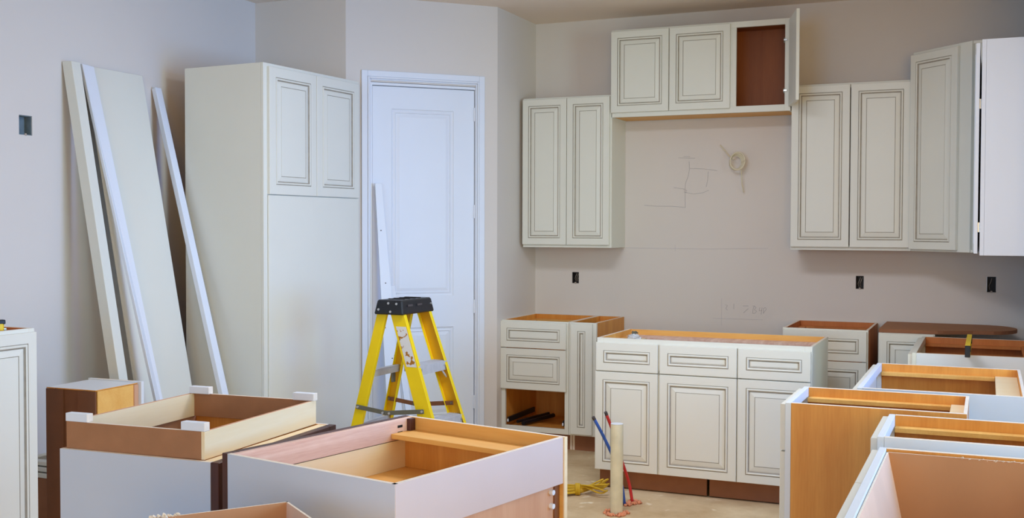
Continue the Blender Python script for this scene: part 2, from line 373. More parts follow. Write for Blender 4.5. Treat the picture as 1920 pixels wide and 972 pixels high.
# door in the diagonal wall : s 0.164..0.866
def diag_box(mb, s0, s1, z0, z1, o0, o1, k):   # s0<s1
    P = lambda s, z, o: dg(s, z, o)
    mb.hexa([P(s1, z0, o1), P(s0, z0, o1), P(s0, z0, o0), P(s1, z0, o0), P(s1, z1, o1), P(s0, z1, o1), P(s0, z1, o0), P(s1, z1, o0)], k)
cas = MB()
for (a, b) in ((.095, .135), (.135, .148), (.148, .158)):
    pr = {.095: .014, .135: .020, .148: .010}[a]
    diag_box(cas, a, b, 0, 2.53-(a-.095), .0, pr, 'trim'); diag_box(cas, .944-(b-.095)+.0, .944-(a-.095), 0, 2.53-(a-.095), .0, pr, 'trim')
    diag_box(cas, b, .944-(b-.095), 2.53-(b-.095), 2.53-(a-.095), .0, pr, 'trim')
cas.build('trim_1', kind='structure', bevel=.003)
jm = MB(); diag_box(jm, .1405, .160, 0, 2.455, -.1195, -.001, 'trim'); diag_box(jm, .870, .8895, 0, 2.455, -.1195, -.001, 'trim'); diag_box(jm, .160, .870, 2.438, 2.455, -.1195, -.001, 'trim')
jm.build('trim_2', kind='structure')
DO = Vector(dg(.866, .012, -.012)); dW = .702; dH = 2.42
door = bpy.data.objects.new('door_1', None); C.objects.link(door); door['kind'] = 'structure'
door.location = DO; door.rotation_euler = (0, 0, rad(45))
dm = MB()
def door_face(mb, w_, h_, pans):
    xs = sorted({0, w_, *[a for p in pans for a in p[:2]]}); zs = sorted({0, h_, *[a for p in pans for a in p[2:]]})
    for i in range(len(xs)-1):
        for j in range(len(zs)-1):
            cx, cz = (xs[i]+xs[i+1])/2, (zs[j]+zs[j+1])/2
            if any(p[0] < cx < p[1] and p[2] < cz < p[3] for p in pans): continue
            mb.face([(xs[i], 0, zs[j]), (xs[i+1], 0, zs[j]), (xs[i+1], 0, zs[j+1]), (xs[i], 0, zs[j+1])], 'trim')
PN = [(.128, .558, 1.04, 2.278), (.128, .558, .22, .832)]
door_face(dm, dW, dH, PN)
b_ = [(0, 0, 0), (dW, 0, 0), (dW, 0, dH), (0, 0, dH)]
for j in range(4):
    q = (j+1) % 4; a, b = b_[j], b_[q]; dm.face([a, (a[0], .035, a[2]), (b[0], .035, b[2]), b], 'trim')
dm.face([(0, .035, 0), (0, .035, dH), (dW, .035, dH), (dW, .035, 0)], 'trim')
dm.build('door_slab', door, fix=False)
for p in PN:
    m_ = MB(); w_, h_ = p[1]-p[0], p[3]-p[2]
    last = rings(m_, w_, h_, [(0, 0, 'trim'), (.006, .006, 'trim'), (.014, .008, 'trim'), (.026, .004, 'trim'), (.030, .009, 'trim'), (.034, .009, 'trim'), (.055, .004, 'trim')], T=0)
    m_.face(last, 'trim'); o = m_.build('door_panel', door, fix=False); o.location = (p[0], 0, p[2])
for z in (2.272, 1.618, .976, .327):
    m_ = MB(); m_.tube([(dW+.003, -.006, z-.012-.045), (dW+.003, -.006, z-.012+.045)], .0065, 'trim', 8); m_.box(dW-.012, dW-.0, -.0025, -.0003, z-.057, z+.033, 'trim')
    m_.box(dW+.004, dW+.02, -.0025, .0, z-.057, z+.033, 'trim'); m_.build('hinge', door)
MB().box(XL, XL+.012, -8, -4.9, 0, .09, 'trim').build('baseboard_left', kind='structure')
MB().box(XL+.02, XS-.03, YS-.012, YS, 0, .09, 'trim').build('baseboard_corner', kind='structure')

# boxes in the wall cut-outs
def outlet(p, w_, h_, label, k, n=3, axis='y'):
    rot = 0 if axis == 'y' else 90
    t = thing('outlet_box', label, 'outlet', (p.x, p.y, p.z), rot, 'rough openings cut for wall outlets')
    b = MB(); a, c, D = w_/2-.001, h_/2-.001, .05
    b.box(-a, a, D, D+.003, -c, c, k); b.box(-a, -a+.003, .004, D, -c, c, k); b.box(a-.003, a, .004, D, -c, c, k)
    b.box(-a+.003, a-.003, .004, D, -c, -c+.003, k); b.box(-a+.003, a-.003, .004, D, c-.003, c, k); b.build('box', t)
    for i in range(n):
        x = -a*.4+i*a*.5; q = MB()
        q.tube([(x, D-.003, -c*.7), (x-.004, .03, -c*.2), (x+.006, .02, c*.3), (x+.012, .03, c*.8)], .0022, 'wirew', 6); q.build('wire', t)
    q = MB(); q.box(-.006, .006, -.0012, .004, -c-.004, -c+.008, 'wirew'); q.build('tab', t)
    return t
outlet(hp[0], *HOLES[0][2:], 'dark outlet opening with wires in back wall above the left drawer cabinet', 'boxp')
outlet(hp[1], *HOLES[1][2:], 'dark outlet opening in back wall under the two-door right wall cabinet', 'boxp', 2)
outlet(hp[2], *HOLES[2][2:], 'dark outlet opening nearest the right wall, with one loose wire', 'boxp', 1)
outlet(lh, .084, .10, 'grey outlet opening high on the left wall beside the leaning boards', 'boxb', 0, 'x')

# pencil marks on the back wall
def pline(pts, r=.0011):
    return [px(u, v, 'y', 0)+Vector((0, -.0002, 0)) for u, v in pts]
def pencil(name, strokes, label, r=.0009, k='pencil', axis='y', val=0):
    t = thing(name, label, 'pencil mark', px(*strokes[0][0], axis, val)); off = t.location
    for s in strokes:
        mb = MB(); mb.tube([px(u, v, axis, val)-off-Vector((0, r, 0)) for u, v in s], r, k, 4); mb.build('pencil_stroke', t)
    return t
pencil('pencil_sketch', [[(1272, 296), (1303, 297)], [(1282, 294), (1294, 294)], [(1292, 303), (1293, 317), (1290, 332), (1285, 345), (1284.5, 362)], [(1293, 316), (1320, 317), (1345, 320)], [(1328, 322), (1327, 338), (1324, 351)],
   [(1263, 352), (1285, 355)], [(1285, 361), (1300, 364), (1317, 362), (1329, 357)], [(1284.5, 362), (1285, 390)], [(1208, 385), (1230, 387), (1260, 387), (1284, 389)], [(1281, 356), (1288, 357), (1287, 361), (1282, 360)]],
   'faint pencil sketch of lines on back wall between the wall cabinets')
pencil('pencil_writing', [[(1411, 574), (1414, 574), (1412, 580), (1411, 588)], [(1414, 574), (1418, 577), (1414, 581), (1419, 584), (1415, 588), (1411, 588)], [(1425, 577), (1423, 583), (1429, 583)], [(1429, 577), (1427, 590)], [(1431, 579), (1435, 577), (1437, 580), (1434, 584), (1431, 588)], [(1432, 580), (1431, 588)],
   [(1376, 570), (1376, 580)], [(1360, 572), (1364, 573), (1361, 579), (1364, 582)], [(1393, 574), (1403, 574)], [(1403, 579), (1394, 587)]],
   'faint pencil letters and figures low on back wall above the island cabinet', .0009)
pencil('pencil_level_line', [[(1172, 465), (1240, 466), (1330, 467), (1440, 466)], [(1353, 560), (1353, 611)], [(1337, 597), (1430, 600)], [(1266, 459), (1266, 471)]], 'long faint pencil level line across back wall under the range opening', .0007, 'scuff')

# ---------------------------------------------------------------- cabinets on the back wall
UB = 1.372; D = .305
# left pair
x0 = .029; W = .69-.029
t = wall_cab('wall_cabinet', 'cream two-door wall cabinet hung at the left end of the back wall', (x0, -D, UB), 0, W, D-.001, 2.425-UB, [], [('door', .002, .333, .02, 1.042), ('door', .337, .648, .02, 1.042)])
# centre cabinet over the range opening
cx0 = .684; CW = 1.893-cx0; cz0 = 2.268; CH = 2.862-cz0
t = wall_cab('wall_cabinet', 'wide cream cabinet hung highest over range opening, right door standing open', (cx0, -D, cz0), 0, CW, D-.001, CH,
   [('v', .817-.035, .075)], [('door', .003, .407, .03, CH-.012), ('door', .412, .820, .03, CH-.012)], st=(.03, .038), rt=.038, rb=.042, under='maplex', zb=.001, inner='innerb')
od = panel_front('door', .37, CH-.04, t, CW-.012, -.004, .026)
# turned so that its front faces the right hand cabinet
od.rotation_euler = (0, 0, rad(-74)); od.location = (CW-.012, -.008, .026); od.scale = (1, -1, 1)
for z in (.13, CH-.14):
    h_ = MB(); h_.box(CW-.046, CW-.039, .002, .016, z-.016, z+.016, 'steel'); h_.box(CW-.044, CW-.024, -.012, .003, z-.005, z+.005, 'chrome'); h_.build('hinge', t)
# right pair
x1 = 1.900; W = 2.632-x1
wall_cab('wall_cabinet', 'cream two-door wall cabinet right of the range opening', (x1, -D, UB), 0, W, D-.001, 2.428-UB, [], [('door', .003, .363, .02, 1.045), ('door', .369, .728, .02, 1.045)])
# diagonal corner cabinet
t = thing('corner_wall_cabinet', 'tall narrow diagonal corner wall cabinet with one cream door', 'cabinet', (2.634, 0, UB))
HH = 2.588-UB; fx, fy = 2.634, -.325
def loc(x, y): return (x-2.634, y)
A_ = [(2.636, -.002), (2.636, -.318), (2.985, -.667), (3.326, -.667), (3.326, -.002)]
def plate(name, z0, z1, k):
    mb = MB(); n = len(A_)
    lo = [(x-2.634, y, z0) for x, y in A_]; hi = [(x-2.634, y, z1) for x, y in A_]
    mb.face(lo[::-1], k); mb.face(hi, k)
    for i in range(n):
        j = (i+1) % n; mb.face([lo[i], lo[j], hi[j], hi[i]], 'paint')
    return mb.build(name, t)
plate('bottom_panel', 0.0, .016, 'paint'); plate('top_panel', HH-.016, HH, 'edge')
MB().box(.002, .016, -.317, -.01, .0165, HH-.0165, 'paint').build('side_panel', t)
MB().box(.352, .692, -.665, -.651, .0165, HH-.0165, 'paint').build('side_panel', t)
MB().box(.018, .69, -.008, -.002, .0165, HH-.0165, 'mapled').build('back_panel', t)
fr = frame_mb(.478, 0, HH, [], st=(.02, .105), rt=.02, rb=.02).build('face_frame', t, .001)
fr.rotation_euler = (0, 0, rad(-45)); fr.location = (.0, -.331, 0)
dd = panel_front('door', .385, HH-.03, t, .0, 0, 0); dd.rotation_euler = (0, 0, rad(-45)); dd.location = (.0, -.3325, .012)
# cabinet on the right wall, its end panel towards the camera
t = thing('wall_cabinet', 'bright white end of wall cabinet hung on right wall nearest the camera', 'cabinet', (3.03, -1.395, UB))
hh = 2.477-UB
MB().box(.021, .298, 0, .014, 0, hh, 'trim').build('side_panel', t, .0008)
MB().box(.021, .298, .705, .72, 0, hh, 'trim').build('side_panel', t, .0008)
MB().box(.021, .298, .0145, .7045, hh-.014, hh, 'mapled', {'+z': 'edge'}).build('top_panel', t)
MB().box(.021, .298, .0145, .7045, .012, .026, 'maple').build('bottom_panel', t)
MB().box(.0, .0205, 0, .72, 0, hh, 'trim').build('face_frame', t, .0012)
d1 = panel_front('door', .356, hh-.028, t, -.010, .359, .010, k='trim', rot=-90, T=.018); d2 = panel_front('door', .356, hh-.028, t, -.010, .7195, .010, k='trim', rot=-90, T=.018)
hg = MB(); hg.box(-.0095, -.0005, .03, .05, .12, .17, 'chrome'); hg.box(-.0095, -.0005, .03, .05, hh-.35, hh-.30, 'chrome'); hg.build('hinge', t)
# filler between the corner cabinet and the right wall cabinet
tag(MB().box(2.99, 3.03, -.674, -.669, UB+.002, UB+HH-.02, 'paint').build('filler_strip', bevel=.001), 'narrow beige filler strip beside the tall corner wall cabinet', 'trim strip')

# ---------------------------------------------------------------- base cabinets on the back wall
t = base_cab('drawer_cabinet', 'cream drawer base cabinet by the corner with its lowest drawer missing', (.0, -.61, 0), 0, .493, .605, .876, ('paint', 'maple'),
   [('h', .40, .03, .03, .463)], [('drawer', -.0, .480, .69, .868, False), ('drawer', -.0, .480, .405, .684, True)], st=(.028, .028), stretch=.09, strk='maplex')
for x in (.034, .440):
    q = MB(); q.box(x, x+.012, .024, .50, .165, .20, 'black'); q.box(x+.002, x+.010, .015, .0235, .17, .188, 'trim'); q.build('drawer_slide', t)
q = MB(); q.tube([(.12, .10, .150), (.21, .45, .158)], .016, 'black', 8); q.tube([(.07, .12, .155), (.16, .48, .162)], .012, 'black', 8); q.build('drawer_slide', t)
base_cab('narrow_cabinet', 'narrow cream pull-out base cabinet with exposed maple side', (.4955, -.61, 0), 0, .194, .605, .876, ('maple', 'maple'),
   [], [('door', .018, .170, .125, .868, False, .048)], st=.03, stretch=.06, cleat=False, strk='maplex')
# right drawer cabinet
base_cab('drawer_cabinet', 'cream drawer base cabinet behind the right end of the island cabinet', (1.908, -.61, 0), 0, .508, .605, .895, ('paint', 'mapled'),
   [('h', .66, .03, .03, .48)], [('drawer', .004, .500, .705, .886, False), ('drawer', .004, .500, .40, .700, True), ('drawer', .004, .500, .125, .395, True)], st=.035, inner='mapled', stretch=.05, strk='mapled', cleatk='mapled')
# corner cabinet with a round board top
t = thing('corner_base_cabinet', 'cream corner base cabinet under a brown board with rounded end', 'cabinet', (2.474, -.61, 0))
MB().box(0, .016, .021, .605, 0, .880, 'paint', {'+x': 'mapled'}).build('side_panel', t)
MB().box(.30, .316, .021, .605, 0, .880, 'paint', {'-x': 'mapled'}).build('side_panel', t)
MB().box(.0165, .2995, .59, .605, 0, .880, 'mapled').build('back_panel', t)
MB().box(.0165, .2995, .075, .09, 0, .11, 'kick').build('toe_kick', t)
frame_mb(.316, .114, .885, [], st=.025).build('face_frame', t, .001)
panel_front('door', .306, .76, t, .004, -.0005, .122)
tb = MB(); pts = [(.0, .0225), (.33, .0225)]
pts += [(.36, .03), (.52, .11)]
for i in range(13):
    a = rad(-70+i*160/12); pts.append((.565+.20*math.cos(a), .35+.235*math.sin(a)))
pts += [(.0, .60)]
n = len(pts); tb.face([(x, y, .9065) for x, y in pts], 'mdf'); tb.face([(x, y, .8855) for x, y in pts][::-1], 'mdf')
for i in range(n):
    j = (i+1) % n; tb.face([(*pts[i], .8855), (*pts[j], .8855), (*pts[j], .9065), (*pts[i], .9065)], 'kick')
tb.build('top_board', t)

# island sink cabinet
W = 1.212
t = base_cab('island_cabinet', 'large cream three-door island base cabinet with three false drawer fronts', (1.007, -1.519, 0), -.2, W, .61, .877, ('paint', 'paint'),
   [('v', .357, .03), ('v', .805, .03), ('h', .675, .03, .038, W-.038)],
   [('drawer', .0, .366, .690, .852, False), ('drawer', .378, .812, .690, .852, False), ('drawer', .818, 1.206, .690, .852, False),
    ('door', -.004, .366, .118, .684), ('door', .378, .812, .118, .684), ('door', .818, 1.206, .118, .684)], kickgap=.64, stretch=.11, strk='pink', inner='maplex', toe=.114)
MB().box(.0165, .16, .15, .45, .823, .839, 'light').build('corner_block', t)
# plastic bag of screws on its back left corner
bg_ = bmesh.new(); bmesh.ops.create_icosphere(bg_, subdivisions=3, radius=1)
for v in bg_.verts:
    n_ = .75+.35*random.random(); v.co = Vector((v.co.x*.032*n_, v.co.y*.022*n_, max(0, v.co.z)*.022*n_+.0))
me = bpy.data.meshes.new('screw_bag'); bg_.to_mesh(me); bg_.free(); me.materials.append(M['bag']); o = bpy.data.objects.new('screw_bag', me); C.objects.link(o); o.location = (1.118, -1.16, .8395); o.scale = (1.5, 1.5, 1.5)
tag(o, 'small clear plastic bag of screws on back left corner of the island cabinet', 'bag')
for i in range(5):
    q = MB(); a = random.random()*3; q.tube([(0, 0, 0), (.022*math.cos(a), .022*math.sin(a), .004)], .003, 'steel', 6); s_ = q.build('screw', o); s_.location = (random.uniform(-.02, .02), random.uniform(-.014, .012), .024)

# ---------------------------------------------------------------- row of base cabinets on the right (fronts face -X)
def right_cab(x, y0, y1, label, **kw):
    # local x -> -Y ; local y -> +X ; origin at far end
    return base_cab('base_cabinet', label, (x, y1, 0), -90, y1-y0, kw.pop('d', .61), .876, group='open-topped base cabinets on the right', front_stretcher=False, **kw)
def leaf(w_): return [('drawer', .008, w_-.012, .70, .868, False), ('door', .008, w_-.012, .118, .694)]
def two(w_): return [('drawer', .008, w_/2-.003, .70, .868, False), ('drawer', w_/2+.003, w_-.012, .70, .868, False), ('door', .008, w_/2-.003, .118, .694), ('door', w_/2+.003, w_-.012, .118, .694)]
right_cab(2.722, -1.583, -.648, 'white open-topped base cabinet with the yellow level lying across it', ext=('white', 'white'), inner='mapled', fronts=two(.935), strk='mapled', cleatk='mapled', bars=[('v', .45, .03)])
right_cab(2.600, -2.980, -2.096, 'open-topped base cabinet, second nearest to back wall of the right row, pale block inside', ext=('white', 'shadew'), inner='maple', fronts=two(.884), stretch=.09, framek='white')
t = right_cab(2.403, -3.480, -3.035, 'open-topped base cabinet with bare maple side towards the camera', ext=('white', 'maple'), inner='maple', fronts=leaf(.445), framek='white', stretch=.05)
right_cab(2.769, -4.029, -3.583, 'white-sided open base cabinet directly behind the one holding the cardboard box', ext=('white', 'white'), inner='maple', fronts=leaf(.446), framek='white', stretch=.05)
right_cab(2.790, -5.11, -4.195, 'nearest open base cabinet at bottom right corner holding a cardboard box', ext=('white', 'white'), inner='maple', fronts=two(.915), framek='white', stretch=.03, cleat=False)
# pocket holes and pins on the frames
# cardboard box standing in the nearest cabinet
def carton(name, label, loc_, rot, w_, d_, h_, taper, flap=0, k='card', k2='cardp'):
    """open box: local x 0..w, y 0..d ; walls splay outwards by taper at the top"""
    t = thing(name, label, 'box', loc_, rot); T = .005
    bot = [(taper, taper), (w_-taper, taper), (w_-taper, d_-taper), (taper, d_-taper)]; top = [(0, 0), (w_, 0), (w_, d_), (0, d_)]
    nrm = [(0, 1), (-1, 0), (0, -1), (1, 0)]
    for i in range(4):
        j = (i+1) % 4; a, b, c, e = bot[i], bot[j], top[j], top[i]; nx, ny = nrm[i][0]*T, nrm[i][1]*T
        mb = MB(); kk = k2 if i == 3 else k
        mb.hexa([(a[0], a[1], 0), (b[0], b[1], 0), (b[0]+nx, b[1]+ny, 0), (a[0]+nx, a[1]+ny, 0), (e[0], e[1], h_), (c[0], c[1], h_), (c[0]+nx, c[1]+ny, h_), (e[0]+nx, e[1]+ny, h_)], kk, {1: 'foam'})
        mb.build('box_wall', t)
    MB().box(taper, w_-taper, taper, d_-taper, 0, .005, k).build('box_bottom', t)
    return t
t = carton('cardboard_box', 'open cardboard box standing inside the nearest right cabinet', (2.8115, -5.07, .131), 0, .555, .852, .737, .17)
q = MB()
for i in range(26):
    x = .24+random.gauss(.07, .05); z = .735+random.uniform(-.002, .003); r = random.uniform(.001, .0025)
    q.tube([(x, .847, z), (x+r*2, .845+random.uniform(-.003, .003), z+r)], r*.6, 'foam', 5)
q.build('torn_edge', t)
# screw heads in frame of that cabinet

# spirit level on the far cabinet
t = thing('spirit_level', 'yellow spirit level with black end cap lying across the far right cabinet', 'level', (2.985, -1.700, .8775))
lv = MB(); L_ = .68; Wd = .024; Ht = .056
lv.box(-.012, .012, .018, L_-.018, 0, .006, 'yellow'); lv.box(-.012, .012, .018, L_-.018, Ht-.006, Ht, 'yellow'); lv.box(-.004, .004, .018, L_-.018, .006, Ht-.006, 'yellow'); lv.build('level_body', t, .0008)
for y in (0, L_-.018): MB().box(-.0125, .0125, y, y+.0178, -.0003, Ht+.0005, 'black').build('end_cap', t, .002)
MB().tube([(0, L_/2-.025, Ht-.004), (0, L_/2+.025, Ht-.004)], .007, 'glass', 8).build('vial', t); MB().box(-.013, .013, .12, .16, .015, Ht-.015, 'black').build('handle_slot', t)

# ---------------------------------------------------------------- left foreground
# wall cabinet standing on the floor, front faces +X
t = wall_cab('upright_cabinet', 'tall white door cabinet standing on the floor at the left edge of view', (-.62, -4.90, 0), 90, .826, .305, 1.080, [('v', .40, .03)], [('door', .006, .408, .012, 1.065), ('door', .414, .8195, .012, 1.065)], ext=('white', 'white'), topk='mapled')
for c in t.children:
    if c.name.startswith('top_panel'): c.location.z = -.012
t = thing('tape_measure', 'small yellow and black tape measure on top of the left edge cabinet', 'tape measure', (-.700, -4.200, 1.0685), 70)
q = MB(); q.box(-.03, .03, -.017, .017, .001, .05, 'yellow'); q.build('case', t, .008); q = MB(); q.box(-.033, .0, -.019, .019, .0, .014, 'black'); q.box(-.012, .034, -.0185, .0185, .034, .052, 'black'); q.build('grip', t, .003)
MB().box(.03, .04, -.008, .008, .004, .016, 'chrome').build('hook', t)
# stack behind it
t = thing('brown_carton', 'brown box under stacked cream frames between left cabinet and narrow cabinet', 'box', (-1.24, -3.62, 0))
MB().box(0, .26, 0, .3, 0, .305, 'kick').build('box_body', t, .002); MB().box(.01, .25, .01, .29, .3055, .3065, 'card').build('box_top', t)
for i in range(3):
    z = .307+i*.026; t = thing('cream_frame', ['lowest', 'middle', 'topmost'][i]+' cream panel frame of the stack beside the narrow brown-backed cabinet', 'frame', (-1.24+i*.004, -3.62+i*.008, z), -2+i*1.5, 'cream frames stacked on a brown box')
    q = MB(); q.box(0, .265, 0, .045, 0, .02, 'paint'); q.box(0, .265, .255, .30, 0, .02, 'paint'); q.box(0, .045, .0455, .2545, 0, .02, 'paint'); q.box(.22, .265, .0455, .2545, 0, .02, 'paint'); q.build('frame_rail', t, .002)
    MB().box(.0455, .2195, .0455, .2545, .003, .013, 'glaze').build('frame_panel', t)
# narrow cabinet upside down, back towards the camera
t = thing('narrow_cabinet', 'narrow brown-backed wall cabinet standing on floor, light maple right side', 'cabinet', (-.943, -3.705, 0), 1.3)
w_, d_, h_ = .292, .275, .762
MB().box(0, .012, .012, d_, 0, h_-.014, 'maple', {'-x': 'white'}).build('side_panel', t); MB().box(w_-.012, w_, .012, d_, 0, h_-.006, 'maplex', {'-x': 'maple'}).build('side_panel', t)
MB().box(0, w_, .0, d_, h_-.005, h_, 'white', {'-y': 'maple', '+x': 'maple'}).build('top_panel', t)
MB().box(.012, w_-.012, .004, .0115, 0, h_-.006, 'mdfd').build('back_panel', t)
MB().box(0, .10, -.004, .0035, 0, h_-.006, 'mdfd').build('back_rail', t); MB().box(.19, w_, -.004, .0035, 0, h_-.006, 'mdfd').build('back_rail', t)
MB().box(.0125, w_-.0125, .0125, d_, h_-.03, h_-.0055, 'mapled').build('shelf', t)
MB().box(w_-.002, w_+.006, d_-.028, d_, 0, h_-.006, 'tanb').build('cleat', t)
q = MB(); q.box(-.012, .038, d_+.001, d_+.02, 0, h_+.006, 'white'); q.box(w_-.028, w_+.022, d_+.001, d_+.02, 0, h_+.006, 'white'); q.box(.038, w_-.028, d_+.001, d_+.02, h_-.034, h_+.006, 'white', {'+z': 'edge'}); q.build('face_frame', t, .001)
for x in (.06, .23):
    q = MB(); q.tube([(x, -.008, h_-.004), (x+.008, -.008, h_-.004)], .0025, 'mdfd', 6); q.build('screw', t)

# white-sided base cabinet whose dark front frame faces right, a shallow box lies on it
t = thing('base_cabinet', 'white-sided base cabinet under the shallow open box, dark frame at its right', 'cabinet', (.607, -5.131, 0), 2.65)
w_, d_, h_ = .549, .634, .864
MB().box(0, w_-.027, 0, .014, 0, h_, 'shadew', {'+z': 'edge', '+y': 'maple'}).build('side_panel', t, .0008); MB().box(0, w_-.027, d_-.014, d_, 0, h_, 'white', {'+z': 'edge', '-y': 'maple'}).build('side_panel', t, .0008)
MB().box(0, .012, .0145, d_-.0145, 0, h_, 'mdf').build('back_panel', t)
q = MB(); X0 = w_-.0265; q.box(X0, w_, 0, .04, 0, h_, 'dark'); q.box(X0, w_, d_-.04, d_, 0, h_, 'dark'); q.box(X0, w_, .04, d_-.04, h_-.04, h_, 'dark'); q.box(X0, w_, .04, d_-.04, 0, .12, 'dark'); q.build('face_frame', t, .0015)
MB().box(w_-.058, w_-.0275, .0145, d_-.0145, h_-.017, h_-.001, 'light').build('stretcher', t)
MB().box(.0125, w_-.0275, .0145, d_-.0145, .12, .135, 'maple').build('bottom_panel', t)
# shallow box
t = thing('shallow_box', 'shallow open wooden box with brown ends and white corner blocks', 'box', (.620, -5.118, .8645), 3.3)
w_, d_, h_ = .477, .60, .078; q = .012
MB().box(0, w_-q, 0, q, 0, h_, 'mdf', {'+z': 'edge'}).build('end_board', t, .0006); MB().box(0, w_-q, d_-q, d_, 0, h_, 'mdf', {'+z': 'edge'}).build('end_board', t, .0006)
MB().box(0, q, q+.0005, d_-q-.0005, 0, h_, 'light', {'+z': 'tanb'}).build('side_board', t); MB().box(w_-q+.0005, w_, 0, d_, 0, h_, 'light', {'+z': 'tanb'}).build('side_board', t, .0006)
for k_, (x, y) in enumerate(((-.002, -.001), (w_-.078, -.001), (0, d_-.024), (w_-.073, d_-.024))):
    MB().box(x, x+.078, y, y+.025, h_+.0003, h_+.024, 'trim', {'+x': 'edge', '-y': 'trim'}).build('corner_block', t, .001)

# large open cabinet in the centre foreground
t = thing('open_cabinet', 'large open-topped cabinet in the centre foreground with pink timber rail and white sides', 'cabinet', (1.209, -5.137, 0), -12.15)
w_, d_, h_ = .598, .746, .900
MB().box(0, w_-.0005, 0, .014, 0, h_, 'shadew', {'+z': 'edge', '+y': 'light'}).build('side_panel', t, .0008)
MB().box(0, w_-.0005, d_-.014, d_, 0, h_, 'maple', {'+z': 'edge', '-y': 'maplex'}).build('side_panel', t, .0008)
q = MB(); q.box(-.022, -.0005, 0, .04, 0, h_, 'dark'); q.box(-.022, -.0005, d_-.04, d_, 0, h_, 'dark'); q.box(-.022, -.0005, .04, d_-.04, h_-.04, h_, 'dark'); q.box(-.022, -.0005, .04, d_-.04, 0, .12, 'dark'); q.build('face_frame', t, .0015)
MB().box(.0005, .020, .0145, d_-.0145, h_-.064, h_-.001, 'pink', {'-z': 'dark'}).build('top_rail', t, .0008)  # dark underside colours in the shadow line below the rail
MB().box(.0005, .034, d_-.040, d_-.0145, h_-.050, h_-.002, 'dark').build('corner_block', t, .001)
q = MB(); q.box(.0203, .0209, d_-.085, d_-.062, h_-.026, h_-.018, 'rubber'); q.box(.0203, .0209, d_-.085, d_-.062, h_-.046, h_-.038, 'rubber'); q.build('pocket_hole', t)
MB().box(.0205, w_-.016, d_-.115, d_-.0145, h_-.055, h_-.040, 'maplex').build('cleat', t, .0008)
MB().box(w_-.014, w_, .0005, d_-.0155, h_-.135, h_, 'pinkw', {'+z': 'edge', '-x': 'light'}).build('back_rail', t, .0008)
MB().box(w_-.030, w_-.0185, .0145, d_-.0145, 0, h_-.136, 'tanb').build('back_panel', t)
MB().box(w_-.0003, w_+.004, d_-.015, d_+.0, 0, h_, 'light').build('corner_strip', t)
q = MB(); q.box(.008, w_-.032, .0145, .024, .745, h_-.066, 'light'); q.box(.008, w_-.032, d_-.046, d_-.041, .745, h_-.066, 'maple'); q.box(.008, .018, .024, d_-.046, .745, h_-.066, 'light'); q.box(.008, w_-.032, .0245, d_-.0465, .738, .7445, 'maplex'); q.build('drawer_box', t)
MB().box(w_-.0183, w_-.0135, d_-.040, d_-.0153, 0, h_-.136, 'brace').build('edge_strip', t)
for z in (.775-.03, .735-.03+.0):
    q = MB(); q.tube([(w_-.0185, d_-.056, z), (w_-.006, d_-.056, z)], .008, 'trim', 8); q.build('screw_cap', t)

# cardboard carton at the bottom edge, corner towards the view
P0 = Vector((1.563, -5.366, .86)); e1 = (Vector((1.347, -5.66, 0))-Vector((1.563, -5.366, 0))).normalized()
t = carton('cardboard_box', 'brown cardboard box at the bottom edge in front of the big open cabinet', (1.563, -5.366, 0), -127, .50, .42, .86, .015)
q = MB()
for i in range(34):
    x = random.uniform(.25, .315); z = .859+random.uniform(-.003, .005); r = random.uniform(.002, .004)
    q.tube([(x, .004, z), (x+r*1.5, .004+random.uniform(-.006, .006), z+r)], r*.7, 'foam', 6)
fo = q.build('torn_edge', t); fo['kind'] = 'stuff'

# ---------------------------------------------------------------- tall pantry cabinet
t = thing('pantry_cabinet', 'tall cream pantry cabinet with two raised doors above a plain front', 'cabinet', (-1.251, -2.366, 0), -3.54)
w_, d_, h_ = .582, .928, 2.435
MB().box(0, w_-.02, 0, .016, 0, h_, 'paint').build('side_panel', t, .0012); MB().box(0, w_-.02, d_-.016, d_, 0, h_, 'paint').build('side_panel', t, .0012)
MB().box(0, .012, .0165, d_-.0165, 0, h_, 'mdf').build('back_panel', t); MB().box(.0125, w_-.021, .0165, d_-.0165, h_-.016, h_, 'paint').build('top_panel', t)
f = frame_mb(d_, .0, h_, [('h', 1.62, .10, .04, d_-.04)], st=.04, T=.019).build('face_frame', t, .0012); f.rotation_euler = (0, 0, rad(90)); f.location = (w_, 0, 0)
za, zb = 1.695, h_-.02
dA = panel_front('door', .432, zb-za, t, 0, 0, 0, inset=.055, rot=90); dA.location = (w_+.0005, .030, za)
dB = panel_front('door', .436, zb-za, t, 0, 0, 0, inset=.055, rot=90); dB.location = (w_+.0005, .466, za)
MB().box(w_+.0005, w_+.0125, .030, d_-.026, .02, za-.004, 'paint').build('front_panel', t, .002)

# ---------------------------------------------------------------- boards leaning on the left wall
def lean_board(name, label, A, B, wdir, width, thick, tdir, k='paint', ov=None, cat='board'):
    """A top, B bottom (corner points); width along wdir, thickness along tdir"""
    A, B = Vector(A), Vector(B); wv = Vector(wdir).normalized()*width; tv = Vector(tdir).normalized()*thick
    mb = MB(); mb.hexa([B, B+wv, B+wv+tv, B+tv, A, A+wv, A+wv+tv, A+tv], k, ov); o = mb.build(name, bevel=.0015)
    return tag(o, label, cat, 'boards leaning against the left wall')
lean_board('board', 'thick narrow board leaning farthest left against the left wall', (XL+.003, -3.108, 2.383), (-1.000, -3.108, .002), (0, 1, 0), .062, .066, (1, 0, 0), 'paint')
lean_board('board', 'wide white panel leaning on the left wall, widest of the leaning boards', (XL+.008, -2.96, 2.378), (-.975, -2.96, .002), (0, 1, 0), .43, .018, (1, 0, .2), 'paint')
lb = MB()
